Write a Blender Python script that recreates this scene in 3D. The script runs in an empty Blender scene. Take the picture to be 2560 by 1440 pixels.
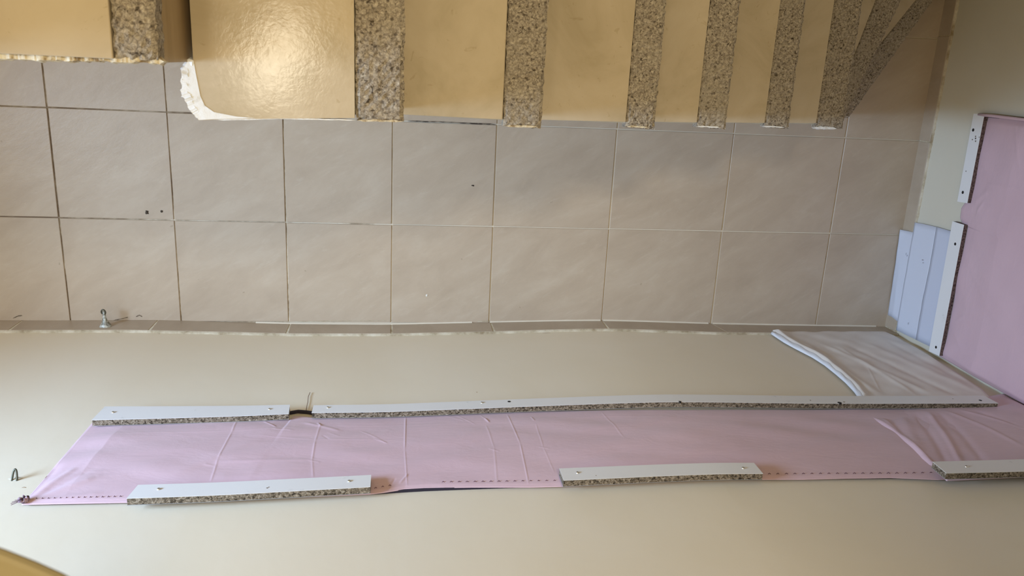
import bpy, math, random
import numpy as np
from mathutils import Matrix, Vector
random.seed(7); rng = np.random.default_rng(7)
S = bpy.context.scene
C = S.collection

# ------------------------------------------------------------ camera
H = 2.7                       # lens height above the tiled floor, metres
F = 1993.81                   # focal length in pixels of the 2560 px wide frame
w = np.array([0.279473739, -0.134056556, 0.0288273444])
t = np.linalg.norm(w); k = w/t
K = np.array([[0,-k[2],k[1]],[k[2],0,-k[0]],[-k[1],k[0],0]])
R = np.eye(3)+np.sin(t)*K+(1-np.cos(t))*K@K
def flip(v): return Vector((v[0], -v[1], -v[2]))
cd = bpy.data.cameras.new('camera'); cam = bpy.data.objects.new('camera', cd); C.objects.link(cam)
cx, cu, cb = flip(R[0]), flip(-R[1]), flip(-R[2])
cam.matrix_world = Matrix(((cx.x,cu.x,cb.x,0),(cx.y,cu.y,cb.y,0),(cx.z,cu.z,cb.z,H),(0,0,0,1)))
cd.sensor_width = 36; cd.lens = F/2560*36; cd.clip_start = 0.02
cd.dof.use_dof = True; cd.dof.focus_distance = 2.3; cd.dof.aperture_fstop = 12.5
S.camera = cam

# ------------------------------------------------------------ world and lights
S.view_settings.view_transform = 'Standard'; S.view_settings.look = 'None'
S.view_settings.gamma = 1; S.view_settings.use_curve_mapping = False
S.view_settings.exposure = 0.0
W = bpy.data.worlds.new('world'); S.world = W; W.use_nodes = True
W.node_tree.nodes['Background'].inputs[0].default_value = (1.0, 0.77, 0.375, 1)
W.node_tree.nodes['Background'].inputs[1].default_value = 0.84
def area(name, loc, target, sx, sy, power, col, spread=180):
    l = bpy.data.lights.new(name, 'AREA'); l.shape = 'RECTANGLE'; l.size = sx; l.size_y = sy
    l.spread = math.radians(spread); l.energy = power; l.color = col
    o = bpy.data.objects.new(name, l); C.objects.link(o); o.location = loc
    o.rotation_euler = (Vector(target)-Vector(loc)).to_track_quat('-Z', 'Y').to_euler()
    return o
# daylight from the window at the open end of the corridor (left of the frame)
area('corridor_window_light', (-2.0, -0.22, 1.95), (0.15, -0.92, 0.72), 0.5, 0.9, 20, (0.52, 0.77, 1.13), 86)
# ceiling lamp high over the stairs
area('ceiling_lamp_light', (-0.58, -0.03, 4.2), (-0.3, -0.2, 0), 0.34, 0.15, 5.2, (1.0, 0.88, 0.66))

# unseen warm fill added over the stairs to brighten the treads
area('stair_fill_light', (0.45, 0.95, 4.2), (0.6, 0.0, 0.6), 0.4, 0.3, 29, (1.0, 0.83, 0.55))

# ------------------------------------------------------------ pixel -> place helpers
def ray(px, py):
    d = R.T @ np.array([px-1280., py-720., F])
    return np.array([d[0], -d[1], -d[2]])
def at_z(px, py, z):
    d = ray(px, py); s = (z-H)/d[2]; return Vector((d[0]*s, d[1]*s, z))
def at_x(px, py, x):
    d = ray(px, py); s = x/d[0]; return Vector((x, d[1]*s, H+d[2]*s))
base_px = [(-300,806),(0,808),(400,806),(560,811),(725,815.5),(979,817),(1224,811.5),(1400,808),(1503,807),(1620,810),(1776,815),(1930,818),(2215,822),(2300,824)]
bp = [at_z(x, y, 0) for x, y in base_px]
_bx = np.array([p.x for p in bp]); _by = np.array([p.y for p in bp])
_gx = np.linspace(-4, 3, 1401); _gy = np.interp(_gx, _bx, _by)
_ker = np.hanning(41); _ker /= _ker.sum()
_gs = np.convolve(np.pad(_gy, 20, mode='edge'), _ker, mode='valid')
def wy(x): return np.interp(x, _gx, _gs)      # face of the long wall (its base wanders a little)
WX = 0.685*H                                   # face of the end wall
def at_w(px, py, off=0.0):                     # a point on (or off) the long wall
    d = ray(px, py); y = wy(0)+off
    for i in range(12):
        s = y/d[1]; y = float(wy(d[0]*s))+off
    return np.array([d[0]*s, H+d[2]*s])        # (x, height)

# ------------------------------------------------------------ materials
def mat(name, col, rough=0.6, spec=0.5):
    m = bpy.data.materials.new(name); m.use_nodes = True
    b = m.node_tree.nodes['Principled BSDF']
    b.inputs['Base Color'].default_value = (*col, 1); b.inputs['Roughness'].default_value = rough
    b.inputs['Specular IOR Level'].default_value = spec
    return m
def N(m, t, **kw):
    n = m.node_tree.nodes.new(t)
    for a, v in kw.items():
        if a.startswith('_'): setattr(n, a[1:], v)
        else: n.inputs[a.replace('_', ' ')].default_value = v
    return n
def L(m, a, b): m.node_tree.links.new(a, b)
def bsdf(m): return m.node_tree.nodes['Principled BSDF']
def coords(m, scale=(1,1,1), rot=(0,0,0), rnd=False):
    tc = N(m, 'ShaderNodeTexCoord'); mp = N(m, 'ShaderNodeMapping')
    mp.inputs['Scale'].default_value = scale; mp.inputs['Rotation'].default_value = rot
    L(m, tc.outputs['Object'], mp.inputs['Vector'])
    if rnd:
        oi = N(m, 'ShaderNodeObjectInfo'); mu = N(m, 'ShaderNodeMath', _operation='MULTIPLY'); mu.inputs[1].default_value = 31.0
        L(m, oi.outputs['Random'], mu.inputs[0]); L(m, mu.outputs[0], mp.inputs['Location'])
    return mp.outputs['Vector']
def ramp(m, fac, stops):
    r = N(m, 'ShaderNodeValToRGB'); e = r.color_ramp.elements
    while len(e) < len(stops): e.new(0.5)
    for i, (p, c) in enumerate(stops): e[i].position = p; e[i].color = (*c, 1)
    L(m, fac, r.inputs['Fac']); return r.outputs['Color']
def mix(m, fac, a, b, mode='MIX'):
    x = N(m, 'ShaderNodeMix', _data_type='RGBA', _blend_type=mode)
    if isinstance(fac, float): x.inputs[0].default_value = fac
    else: L(m, fac, x.inputs[0])
    for s, v in ((6, a), (7, b)):
        if isinstance(v, tuple): x.inputs[s].default_value = (*v, 1)
        else: L(m, v, x.inputs[s])
    return x.outputs[2]
def noise(m, vec, scale, detail=4, rough=0.5, dist=0.0):
    n = N(m, 'ShaderNodeTexNoise', Scale=scale, Detail=detail, Roughness=rough, Distortion=dist)
    L(m, vec, n.inputs['Vector']); return n.outputs['Fac']
def bump(m, h, strength=0.3, dist=0.002):
    b = N(m, 'ShaderNodeBump', Strength=strength, Distance=dist)
    L(m, h, b.inputs['Height']); L(m, b.outputs['Normal'], bsdf(m).inputs['Normal'])
def setc(m, c): L(m, c, bsdf(m).inputs['Base Color'])

# painted walls
def wall_paint(name, c1, c2):
    m = mat(name, c1, 0.42, 0.35); v = coords(m)
    setc(m, ramp(m, noise(m, v, 1.6, 5, 0.6, 0.6), [(0.3, c2), (0.7, c1)]))
    n2 = noise(m, v, 7, 6, 0.6)
    bump(m, n2, 0.25, 0.004); return m
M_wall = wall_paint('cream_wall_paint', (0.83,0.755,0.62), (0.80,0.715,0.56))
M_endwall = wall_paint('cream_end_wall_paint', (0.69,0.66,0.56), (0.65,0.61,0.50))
# ceramic floor tile
def tile_mat(name, tint=1.0, rough=0.36):
    m = mat(name, (0.5,0.42,0.33), rough, 0.45)
    def streak(sc, ang):
        v_ = coords(m, (1,1,1), (0,0,-ang), True); mp = N(m, 'ShaderNodeMapping'); mp.inputs['Scale'].default_value = sc
        L(m, v_, mp.inputs['Vector']); return mp.outputs['Vector']
    base = ramp(m, noise(m, streak((1.0,2.4,1.0), 0.55), 4.5, 7, 0.66, 0.4), [(0.30, (0.465*tint,0.375*tint,0.283*tint)), (0.52, (0.515*tint,0.422*tint,0.322*tint)), (0.72, (0.560*tint,0.472*tint,0.370*tint))])
    veins = ramp(m, noise(m, streak((1.0,3.6,1.0), 0.5), 13, 7, 0.72, 0.5), [(0.56, (0,0,0)), (0.76, (0.5,0.5,0.5))])
    c = mix(m, veins, base, (0.61*tint,0.54*tint,0.44*tint))
    sp = ramp(m, noise(m, coords(m), 23, 2, 0.5), [(0.235, (0.62,0.58,0.52)), (0.25, (1,1,1))])
    setc(m, mix(m, 0.5, c, sp, 'MULTIPLY'))
    bump(m, noise(m, streak((1.0,2.0,1.0), 0.5), 30, 6, 0.65), 0.30, 0.002); return m
M_tile = tile_mat('beige_floor_tile'); M_skirt = tile_mat('skirting_tile', 0.90, 0.42)
def grout_mat(name):
    m = mat(name, (0.6,0.52,0.4), 0.85, 0.2); v = coords(m)
    x = N(m, 'ShaderNodeSeparateXYZ'); L(m, v, x.inputs[0])
    mr = N(m, 'ShaderNodeMapRange'); mr.inputs[1].default_value = -1.05; mr.inputs[2].default_value = 0.1; mr.inputs[3].default_value = -0.13; mr.inputs[4].default_value = 0.14
    L(m, x.outputs[0], mr.inputs[0])
    ad = N(m, 'ShaderNodeMath', _operation='ADD'); L(m, noise(m, v, 4, 5, 0.75), ad.inputs[0]); L(m, mr.outputs[0], ad.inputs[1])
    setc(m, ramp(m, ad.outputs[0], [(0.34, (0.22,0.16,0.11)), (0.44, (0.42,0.34,0.24)), (0.54, (0.72,0.64,0.51))]))
    return m
M_grout = grout_mat('stained_grout')
# stair treads: glazed yellowish tile
M_tread = mat('glazed_tread_tile', (0.5,0.38,0.2), 0.15, 0.45)
v = coords(M_tread, rnd=False)
c = ramp(M_tread, noise(M_tread, v, 5.5, 6, 0.62, 0.7), [(0.28, (0.42,0.345,0.23)), (0.5, (0.52,0.435,0.315)), (0.75, (0.59,0.505,0.385))])
ring = ramp(M_tread, noise(M_tread, v, 30, 4, 0.6, 2.2), [(0.30, (0.8,0.76,0.68)), (0.36, (1,1,1))])
setc(M_tread, mix(M_tread, 0.6, c, ring, 'MULTIPLY'))
vv = N(M_tread, 'ShaderNodeTexVoronoi', Scale=75.0); L(M_tread, v, vv.inputs['Vector'])
ad = N(M_tread, 'ShaderNodeMath', _operation='ADD'); L(M_tread, noise(M_tread, v, 75, 4, 0.65, 1.2), ad.inputs[0]); L(M_tread, noise(M_tread, v, 110, 2, 0.5), ad.inputs[1])
bump(M_tread, ad.outputs[0], 0.075, 0.0014)
M_riser = mat('riser_tile', (0.34,0.235,0.125), 0.35)
setc(M_riser, ramp(M_riser, noise(M_riser, coords(M_riser, (1,1,8)), 4, 4, 0.6), [(0.3, (0.30,0.205,0.105)), (0.7, (0.40,0.285,0.165))]))
# rough pitted stone strip
M_stone = mat('pitted_stone', (0.4,0.35,0.28), 0.9, 0.2); v = coords(M_stone)
vo = N(M_stone, 'ShaderNodeTexVoronoi', Scale=190.0, Randomness=1.0); L(M_stone, v, vo.inputs['Vector'])
nz = noise(M_stone, v, 210, 5, 0.75, 0.8)
c1 = ramp(M_stone, nz, [(0.36, (0.17,0.14,0.11)), (0.50, (0.42,0.36,0.29)), (0.64, (0.66,0.59,0.48))])
pit = ramp(M_stone, noise(M_stone, v, 120, 3, 0.55, 0.6), [(0.32, (0.16,0.13,0.10)), (0.39, (1,1,1))])
c2 = mix(M_stone, 0.85, c1, pit, 'MULTIPLY')
pale = ramp(M_stone, noise(M_stone, v, 9, 4, 0.6, 0.5), [(0.50, (0,0,0)), (0.72, (0.6,0.6,0.6))])
vp = N(M_stone, 'ShaderNodeTexVoronoi', Scale=85.0, Randomness=1.0); L(M_stone, v, vp.inputs['Vector'])
pt = ramp(M_stone, vp.outputs['Distance'], [(0.16, (0.16,0.12,0.10)), (0.26, (1,1,1))])
setc(M_stone, mix(M_stone, 0.6, mix(M_stone, pale, c2, (0.50,0.44,0.35)), pt, 'MULTIPLY'))
bump(M_stone, nz, 0.9, 0.004)
M_concrete = mat('stair_core_plaster', (0.55,0.50,0.40), 0.85)
setc(M_concrete, ramp(M_concrete, noise(M_concrete, coords(M_concrete), 12, 5), [(0.3,(0.46,0.41,0.32)),(0.7,(0.64,0.59,0.48))]))
M_white_plaster = mat('white_plaster_smear', (0.80,0.82,0.85), 0.5)
setc(M_white_plaster, ramp(M_white_plaster, noise(M_white_plaster, coords(M_white_plaster), 60, 4), [(0.30,(0.66,0.65,0.62)),(0.40,(0.80,0.82,0.85))]))
bump(M_white_plaster, noise(M_white_plaster, coords(M_white_plaster), 90, 4), 0.5, 0.002)
M_old_plaster = mat('crumbled_plaster', (0.62,0.55,0.42), 0.9)
setc(M_old_plaster, ramp(M_old_plaster, noise(M_old_plaster, coords(M_old_plaster), 70, 5, 0.7), [(0.36,(0.25,0.18,0.10)),(0.46,(0.58,0.50,0.36)),(0.6,(0.74,0.69,0.56))]))
# pink cloth
def cloth(name, a, b):
    m = mat(name, a, 0.50, 0.38); v = coords(m)
    setc(m, ramp(m, noise(m, v, 2.4, 4, 0.55, 0.6), [(0.3, b), (0.7, a)]))
    n = noise(m, coords(m, (1,1,2.2), (0,0.3,0)), 9, 5, 0.55, 0.4)
    bump(m, n, 0.35, 0.006)
    bsdf(m).inputs['Sheen Weight'].default_value = 0.15
    return m
M_pink = cloth('pink_vinyl_cloth', (0.68,0.49,0.555), (0.635,0.445,0.505))
M_backing = mat('dark_backing', (0.02,0.015,0.03), 0.8)
M_thread = mat('dark_purple_thread', (0.10,0.035,0.06), 0.8)
M_lam = mat('white_laminate', (0.72,0.735,0.76), 0.38, 0.4)
setc(M_lam, ramp(M_lam, noise(M_lam, coords(M_lam), 14, 5, 0.7), [(0.26, (0.58,0.58,0.58)), (0.36, (0.80,0.80,0.81))]))
M_chip = mat('chipboard_core', (0.3,0.24,0.18), 0.9, 0.2); v = coords(M_chip, (1,1.2,1.6))
cc = ramp(M_chip, noise(M_chip, v, 150, 4, 0.7, 0.7), [(0.38,(0.035,0.026,0.018)),(0.48,(0.17,0.135,0.095)),(0.57,(0.27,0.22,0.165)),(0.68,(0.46,0.40,0.32))])
setc(M_chip, cc); bump(M_chip, noise(M_chip, v, 180, 3), 0.8, 0.002)
M_chipdark = mat('brown_chipboard_core', (0.12,0.08,0.07), 0.9, 0.2)
setc(M_chipdark, ramp(M_chipdark, noise(M_chipdark, coords(M_chipdark), 160, 4, 0.7), [(0.38,(0.05,0.03,0.027)),(0.6,(0.20,0.14,0.12))]))
M_edge = mat('grey_laminate_back', (0.30,0.30,0.30), 0.6)
M_screw = mat('zinc_screw', (0.75,0.75,0.74), 0.28); bsdf(M_screw).inputs['Metallic'].default_value = 0.9
M_hole = mat('dark_screw_hole', (0.012,0.01,0.01), 0.8)
M_metal = mat('painted_hook_metal', (0.42,0.42,0.38), 0.5)
setc(M_metal, ramp(M_metal, noise(M_metal, coords(M_metal), 130, 4), [(0.4,(0.20,0.20,0.17)),(0.6,(0.52,0.53,0.49))])); bsdf(M_metal).inputs['Metallic'].default_value = 0.25
M_darkmetal = mat('dark_hook_wire', (0.10,0.10,0.075), 0.4); bsdf(M_darkmetal).inputs['Metallic'].default_value = 0.6
M_paper = mat('bluish_white_paper', (0.66,0.70,0.82), 0.5)
bump(M_paper, noise(M_paper, coords(M_paper), 9, 3), 0.2, 0.004)
M_foam = mat('greyish_thin_sheet', (0.56,0.51,0.455), 0.62, 0.3); v = coords(M_foam)
setc(M_foam, ramp(M_foam, noise(M_foam, v, 6, 5, 0.6, 0.4), [(0.3,(0.76,0.70,0.65)),(0.7,(0.84,0.80,0.76))]))
M_gouge = mat('brown_gouge', (0.42,0.31,0.21), 0.9)
M_foamw = mat('white_folded_hem', (0.78,0.80,0.86), 0.6)
M_speck = mat('dark_debris', (0.06,0.045,0.03), 0.8)
M_wood = mat('tan_board', (0.50,0.375,0.17), 0.6)
setc(M_wood, ramp(M_wood, noise(M_wood, coords(M_wood, (1,6,1)), 5, 4), [(0.3,(0.29,0.245,0.145)),(0.7,(0.35,0.295,0.175))]))
M_dark_mark = mat('mottled_dark_mark', (0.14,0.11,0.08), 0.9)
setc(M_dark_mark, ramp(M_dark_mark, noise(M_dark_mark, coords(M_dark_mark), 60, 4), [(0.4,(0.07,0.05,0.035)),(0.6,(0.27,0.22,0.16))]))

# ------------------------------------------------------------ object helpers
def mesh_obj(name, verts, faces, m, parent=None, smooth=False):
    me = bpy.data.meshes.new(name)
    me.from_pydata([tuple(map(float, v)) for v in verts], [], faces); me.materials.append(m)
    if smooth: me.polygons.foreach_set('use_smooth', [True]*len(me.polygons))
    me.update(); o = bpy.data.objects.new(name, me); C.objects.link(o)
    if parent: o.parent = parent; o.matrix_parent_inverse = Matrix.Identity(4); o.location = -world_loc(parent)
    return o
def world_loc(o):
    v = Vector(o.location)
    while o.parent: o = o.parent; v += Vector(o.location)
    return v
def empty(name, loc):
    o = bpy.data.objects.new(name, None); C.objects.link(o); o.location = loc; o.empty_display_size = 0.05; return o
def tag(o, label=None, cat=None, group=None, kind=None):
    if label: o['label'] = label
    if cat: o['category'] = cat
    if group: o['group'] = group
    if kind: o['kind'] = kind
    return o
def prism(poly, z0, z1):                     # poly: list of (x,y), counter-clockwise or not
    n = len(poly)
    a = sum(poly[i][0]*poly[(i+1)%n][1]-poly[(i+1)%n][0]*poly[i][1] for i in range(n))
    if a < 0: poly = poly[::-1]
    V = [(p[0],p[1],z0) for p in poly]+[(p[0],p[1],z1) for p in poly]
    Fc = [tuple(range(n))[::-1], tuple(range(n,2*n))]+[(i,(i+1)%n,n+(i+1)%n,n+i) for i in range(n)]
    return V, Fc
def bevel(o, wd=0.002, seg=2):
    b = o.modifiers.new('bevel', 'BEVEL'); b.width = wd; b.segments = seg; b.limit_method = 'ANGLE'; return o
def box(name, lo, hi, m, parent=None, bv=0):
    V, Fc = prism([(lo[0],lo[1]),(hi[0],lo[1]),(hi[0],hi[1]),(lo[0],hi[1])], lo[2], hi[2])
    o = mesh_obj(name, V, Fc, m, parent)
    if bv: bevel(o, bv)
    return o
def tube(path, r, n=10):
    path = [Vector(p) for p in path]; V = []; Fc = []
    rs = r if isinstance(r, (list, tuple)) else [r]*len(path)
    up = Vector((0.31,0.22,0.93)).normalized()
    for i, p in enumerate(path):
        d = (path[min(i+1,len(path)-1)]-path[max(i-1,0)]).normalized()
        a = d.cross(up).normalized(); b = d.cross(a)
        for j in range(n):
            th = 2*math.pi*j/n; V.append(p+(a*math.cos(th)+b*math.sin(th))*rs[i])
    for i in range(len(path)-1):
        for j in range(n): Fc.append((i*n+j, i*n+(j+1)%n, (i+1)*n+(j+1)%n, (i+1)*n+j))
    Fc.append(tuple(range(n))[::-1]); Fc.append(tuple(range((len(path)-1)*n, len(path)*n)))
    return V, Fc
def blob(c, r, sq=0.5, n=8, ax=(1,1), jit=0.25, seed=0):
    rr = random.Random(seed); V = [(c[0],c[1],c[2]+r*sq)]; Fc = []
    for ring, (q, zz) in enumerate(((0.6,0.75),(1.0,0.0))):
        for j in range(n):
            th = 2*math.pi*j/n; k_ = q*r*(1+rr.uniform(-jit,jit)); V.append((c[0]+k_*math.cos(th)*ax[0], c[1]+k_*math.sin(th)*ax[1], c[2]+zz*r*sq))
    for j in range(n):
        Fc.append((0, 1+j, 1+(j+1)%n)); Fc.append((1+j, 1+n+j, 1+n+(j+1)%n, 1+(j+1)%n))
    return V, Fc

# ------------------------------------------------------------ the setting
YF = 1.45                                    # unseen inner wall added beyond the stairs
XL = -3.2
floor = box('floor', (XL,-0.99,-0.12), (WX+0.05, YF+0.05, -0.004), M_grout); tag(floor, 'beige ceramic tile floor of the passage with stained grout', kind='structure')
XJ = [x*H for x in (-1.06,-0.929,-0.799,-0.669,-0.538,-0.4075,-0.2762,-0.1440,-0.0142,0.1142,0.2672,0.4222,0.5762,0.6848)]
YJ = [-y*H for y in (0.3355,0.2050,0.0762,-0.0538,-0.184,-0.314,-0.42)]
g = 0.0019
for i in range(len(XJ)-1):
    for j in range(len(YJ)-1):
        x0, x1, y0, y1 = XJ[i]+g, XJ[i+1]-g, YJ[j]+g, YJ[j+1]-g
        if i > 8 and j == 0: y0 = min(float(wy(XJ[i])), float(wy(XJ[i+1])))-0.002
        jit = lambda: random.uniform(-0.0009, 0.0009)
        poly = [(x0+jit(),y0+jit()),(x1+jit(),y0+jit()),(x1+jit(),y1+jit()),(x0+jit(),y1+jit())]
        V, Fc = prism(poly, -0.009, random.uniform(-0.0006,0.0006))
        bevel(mesh_obj('tile', V, Fc, M_tile, floor), 0.0012, 1)
for i in range(2, 9):                         # cut filler tiles where the wall bows away
    x0, x1 = XJ[i]+g, XJ[i+1]-g
    V, Fc = prism([(x0,YJ[0]-g),(x1,YJ[0]-g),(x1,float(wy(x1))-0.004),(x0,float(wy(x0))-0.004)], -0.009, 0.0)
    bevel(mesh_obj('tile', V, Fc, M_tile, floor), 0.001, 1)

TOP = 4.4
xs = np.linspace(XL, WX+0.05, 140)
V = []; Fc = []
for z in (-0.1, TOP):
    for x in xs: V.append((x, float(wy(x)), z))
    for x in xs: V.append((x, float(wy(x))-0.12, z))
n = len(xs)
for i in range(n-1):
    Fc += [(i,i+1,2*n+i+1,2*n+i), (n+i+1,n+i,3*n+i,3*n+i+1), (i+1,i,n+i,n+i+1), (2*n+i,2*n+i+1,3*n+i+1,3*n+i)]
Fc += [(0,2*n,3*n,n), (n-1,2*n-1,4*n-1,3*n-1)]
wall_back = mesh_obj('wall_back', V, Fc, M_wall, smooth=False); tag(wall_back, 'long cream painted wall carrying the pink padded band', kind='structure')
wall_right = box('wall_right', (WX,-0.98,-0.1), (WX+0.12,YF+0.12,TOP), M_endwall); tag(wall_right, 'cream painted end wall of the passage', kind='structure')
wall_front = box('wall_front', (XL,YF,-0.1), (WX+0.12,YF+0.12,TOP), M_endwall); shade_slab = box('shade_slab', (0.66,-0.98,2.95), (WX+0.12,YF+0.12,3.10), M_endwall); tag(shade_slab, 'unseen cream slab added over the foot of the stairs to shade it', kind='structure')  # slab added out of view to darken the foot of the stairs
tag(wall_front, 'unseen cream wall added beyond the staircase to block ambient light', kind='structure')  # wall added out of view, keeps ambient light off the stair side

# skirting along the long wall: one tile after another
M_bead = mat('pale_grout_bead', (0.74,0.67,0.55), 0.8)
bb = empty('baseboard_back', (0, float(wy(0)), 0)); tag(bb, 'low tiled skirting at the foot of the long wall', kind='structure')
top_px = [(-300,825),(0,825),(300,824),(400,826),(560,829),(725,833),(979,833),(1224,828),(1503,821),(1776,829.5),(1930,831),(2215,833)]
tp = [at_w(x, y, 0.009) for x, y in top_px]
def sk_top(x): return float(np.interp(x, [p[0] for p in tp], [p[1] for p in tp]))
jx = [XL+0.2,-2.1,-1.25] + [at_z(x, y, 0).x for x, y in ((396,808),(726,818),(979,818),(1226,812),(1504,808),(1777,815))] + [WX-0.004]
for a, b in zip(jx[:-1], jx[1:]):
    lean = 0.022 if a > 0.9 else 0.004
    lean2 = 0.022 if 1.5 > b > 0.9 else 0.0
    m_ = np.linspace(a+0.0028, b-0.0028, 9); V = []
    for u, x in enumerate(m_):
        fr = u/8; xt = x+lean*(1-fr)+lean2*fr
        V += [(x, wy(x)+0.009, -0.001),(xt, wy(x)+0.009, sk_top(x)),(xt, wy(x)-0.002, sk_top(x)),(x, wy(x)-0.002,-0.001)]
    Fc = []
    for u in range(8):
        for q in range(4): Fc.append((u*4+q, (u+1)*4+q, (u+1)*4+(q+1)%4, u*4+(q+1)%4))
    Fc += [(0,1,2,3),(35,34,33,32)]
    mesh_obj('skirting_tile', V, Fc, M_skirt, bb)
# mortar bed above and between the skirting tiles
V = []; Fc = []; xs2 = np.linspace(XL+0.2, WX-0.003, 420)
for u, x in enumerate(xs2):
    e = 0.001+0.003*rng.random()
    V += [(x, wy(x)+0.0080, 0.0),(x, wy(x)+0.0080, sk_top(x)+e*0.5),(x, wy(x)+0.002, sk_top(x)+e*1.3+0.001),(x, wy(x)-0.003, sk_top(x)+e+0.002),(x, wy(x)-0.003,0)]
for u in range(len(xs2)-1):
    for q in range(4): Fc.append((u*5+q, (u+1)*5+q, (u+1)*5+q+1, u*5+q+1))
M_mortar = mat('pale_mortar', (0.66,0.60,0.47), 0.85)
setc(M_mortar, ramp(M_mortar, noise(M_mortar, coords(M_mortar), 12, 5, 0.7), [(0.36,(0.30,0.23,0.14)),(0.48,(0.50,0.43,0.31)),(0.62,(0.66,0.60,0.48))]))
mesh_obj('mortar_bed', V, Fc, M_mortar, bb, True)

for q_, (xa_, xb_) in enumerate(((640,1180),(1224,1500),(1506,1770),(1780,2190))):
    px_ = np.linspace(xa_, xb_, 14); pts_ = []
    for x_ in px_:
        p_ = at_z(x_, 815, 0.0); pts_.append((p_.x, float(wy(p_.x))+0.0105))
    V = []; Fc = []
    for i_, (x_, y_) in enumerate(pts_):
        w_ = 0.0016+0.0010*rng.random(); V += [(x_, y_-0.003, 0.0042),(x_, y_+w_, 0.0016),(x_, y_+w_+0.0008, -0.001)]
    for i_ in range(len(pts_)-1):
        for j_ in range(2): Fc.append((i_*3+j_, (i_+1)*3+j_, (i_+1)*3+j_+1, i_*3+j_+1))
    mesh_obj('grout_bead', V, Fc, M_bead, bb, True)
br = empty('baseboard_right', (WX, 0, 0)); tag(br, 'low tiled skirting at the foot of the end wall', kind='structure')
sk_h = at_x(2325, 350, WX-0.009).z
ys = [float(wy(WX))+0.011, -0.545, YJ[2], -YJ[3]*0+0.155, 0.51, 0.86, YF-0.003]
for a, b in zip(ys[:-1], ys[1:]):
    if b > a: bevel(box('skirting_tile', (WX-0.009, a+0.002, -0.001), (WX+0.002, b-0.002, sk_h), M_skirt, br), 0.001, 1)
V = []; Fc = []; ys2 = np.linspace(float(wy(WX))+0.004, YF-0.003, 300)
for u, y in enumerate(ys2):
    e = 0.002+0.004*rng.random()
    V += [(WX-0.0068, y, 0.0),(WX-0.0068, y, sk_h+e*0.4),(WX-0.003, y, sk_h+e),(WX+0.002, y, sk_h+e+0.002)]
for u in range(len(ys2)-1):
    for q in range(3): Fc.append((u*4+q, u*4+q+1, (u+1)*4+q+1, (u+1)*4+q))
mesh_obj('mortar_bed', V, Fc, M_mortar, br, True)

# ------------------------------------------------------------ staircase
rs = 0.068*H                                   # riser
def lev(k): return 8*rs - k*rs                 # step 0 is the wide step under the camera, 8 risers up
nos = {-6:-0.566,-5:-0.475,-4:-0.383,-3:-0.292,-2:-0.201,-1:-0.1093, 0:-0.0003, 1:0.0892, 2:0.1871, 3:0.2710, 4:0.3610, 5:0.4547}
end = {-6:0.0069,-5:0.0069,-4:0.0069,-3:0.0069,-2:0.0069,-1:0.0069, 0:0.0352, 1:0.0400, 2:0.0430, 3:0.0457, 4:0.0481, 5:0.0503}
stripw = {-6:.0255,-5:.0255,-4:.0255,-3:.0255,-2:.0255,-1:0.0185,0:0.0262,1:0.0254,2:0.0222,3:0.0255,4:0.0240,5:0.0300}
stairs = empty('staircase', (0,0,0))
tag(stairs, 'beige tiled staircase with rough grey pitted nosing strips descending beside the passage', 'staircase')
YB = YF-0.01
def rough_strip(poly, z0, z1, parent, seed):
    # poly = 4 corners (x,y): a-b along the riser side ... grid with pitted top and ragged edges
    a, b, c_, d = [np.array(p) for p in poly]; rg = np.random.default_rng(seed)
    Lu = np.linalg.norm(b-a); Lv = max(np.linalg.norm(d-a), np.linalg.norm(c_-b))
    nu = max(8, int(Lu/0.006)); nv = max(6, int(Lv/0.006)); V = []; Fc = []
    ns = rg.random((nu+1, nv+1)); ns2 = np.repeat(np.repeat(rg.random(((nu+1)//3+1, (nv+1)//3+1)), 3, 0), 3, 1)[:nu+1,:nv+1]
    for i in range(nu+1):
        for j in range(nv+1):
            u, v_ = i/nu, j/nv
            p = (a*(1-u)+b*u)*(1-v_)+(d*(1-u)+c_*u)*v_
            ed = min(i, nu-i, j, nv-j)
            z = z1 - 0.0028*ns[i,j]**3 - 0.0015*ns2[i,j] - (0.0025+0.003*ns[i,j] if ed == 0 else 0)
            if ed == 0: p = p+(np.array([rg.uniform(-1,1), rg.uniform(-1,1)])*0.0012)
            V.append((p[0], p[1], z))
    o = lambda i, j: i*(nv+1)+j
    for i in range(nu):
        for j in range(nv): Fc.append((o(i,j), o(i+1,j), o(i+1,j+1), o(i,j+1)))
    border = [o(i,0) for i in range(nu+1)]+[o(nu,j) for j in range(1,nv+1)]+[o(i,nv) for i in range(nu-1,-1,-1)]+[o(0,j) for j in range(nv-1,0,-1)]
    base = len(V)
    for q in border: V.append((V[q][0], V[q][1], z0))
    m_ = len(border)
    for q in range(m_): Fc.append((border[q], base+q, base+(q+1)%m_, border[(q+1)%m_]))
    Fc.append(tuple(range(base, base+m_)))
    ob = mesh_obj('nosing_strip', V, Fc, M_stone, parent, False)
    tag(ob, 'rough grey pitted stone nosing strip'); return ob
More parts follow.
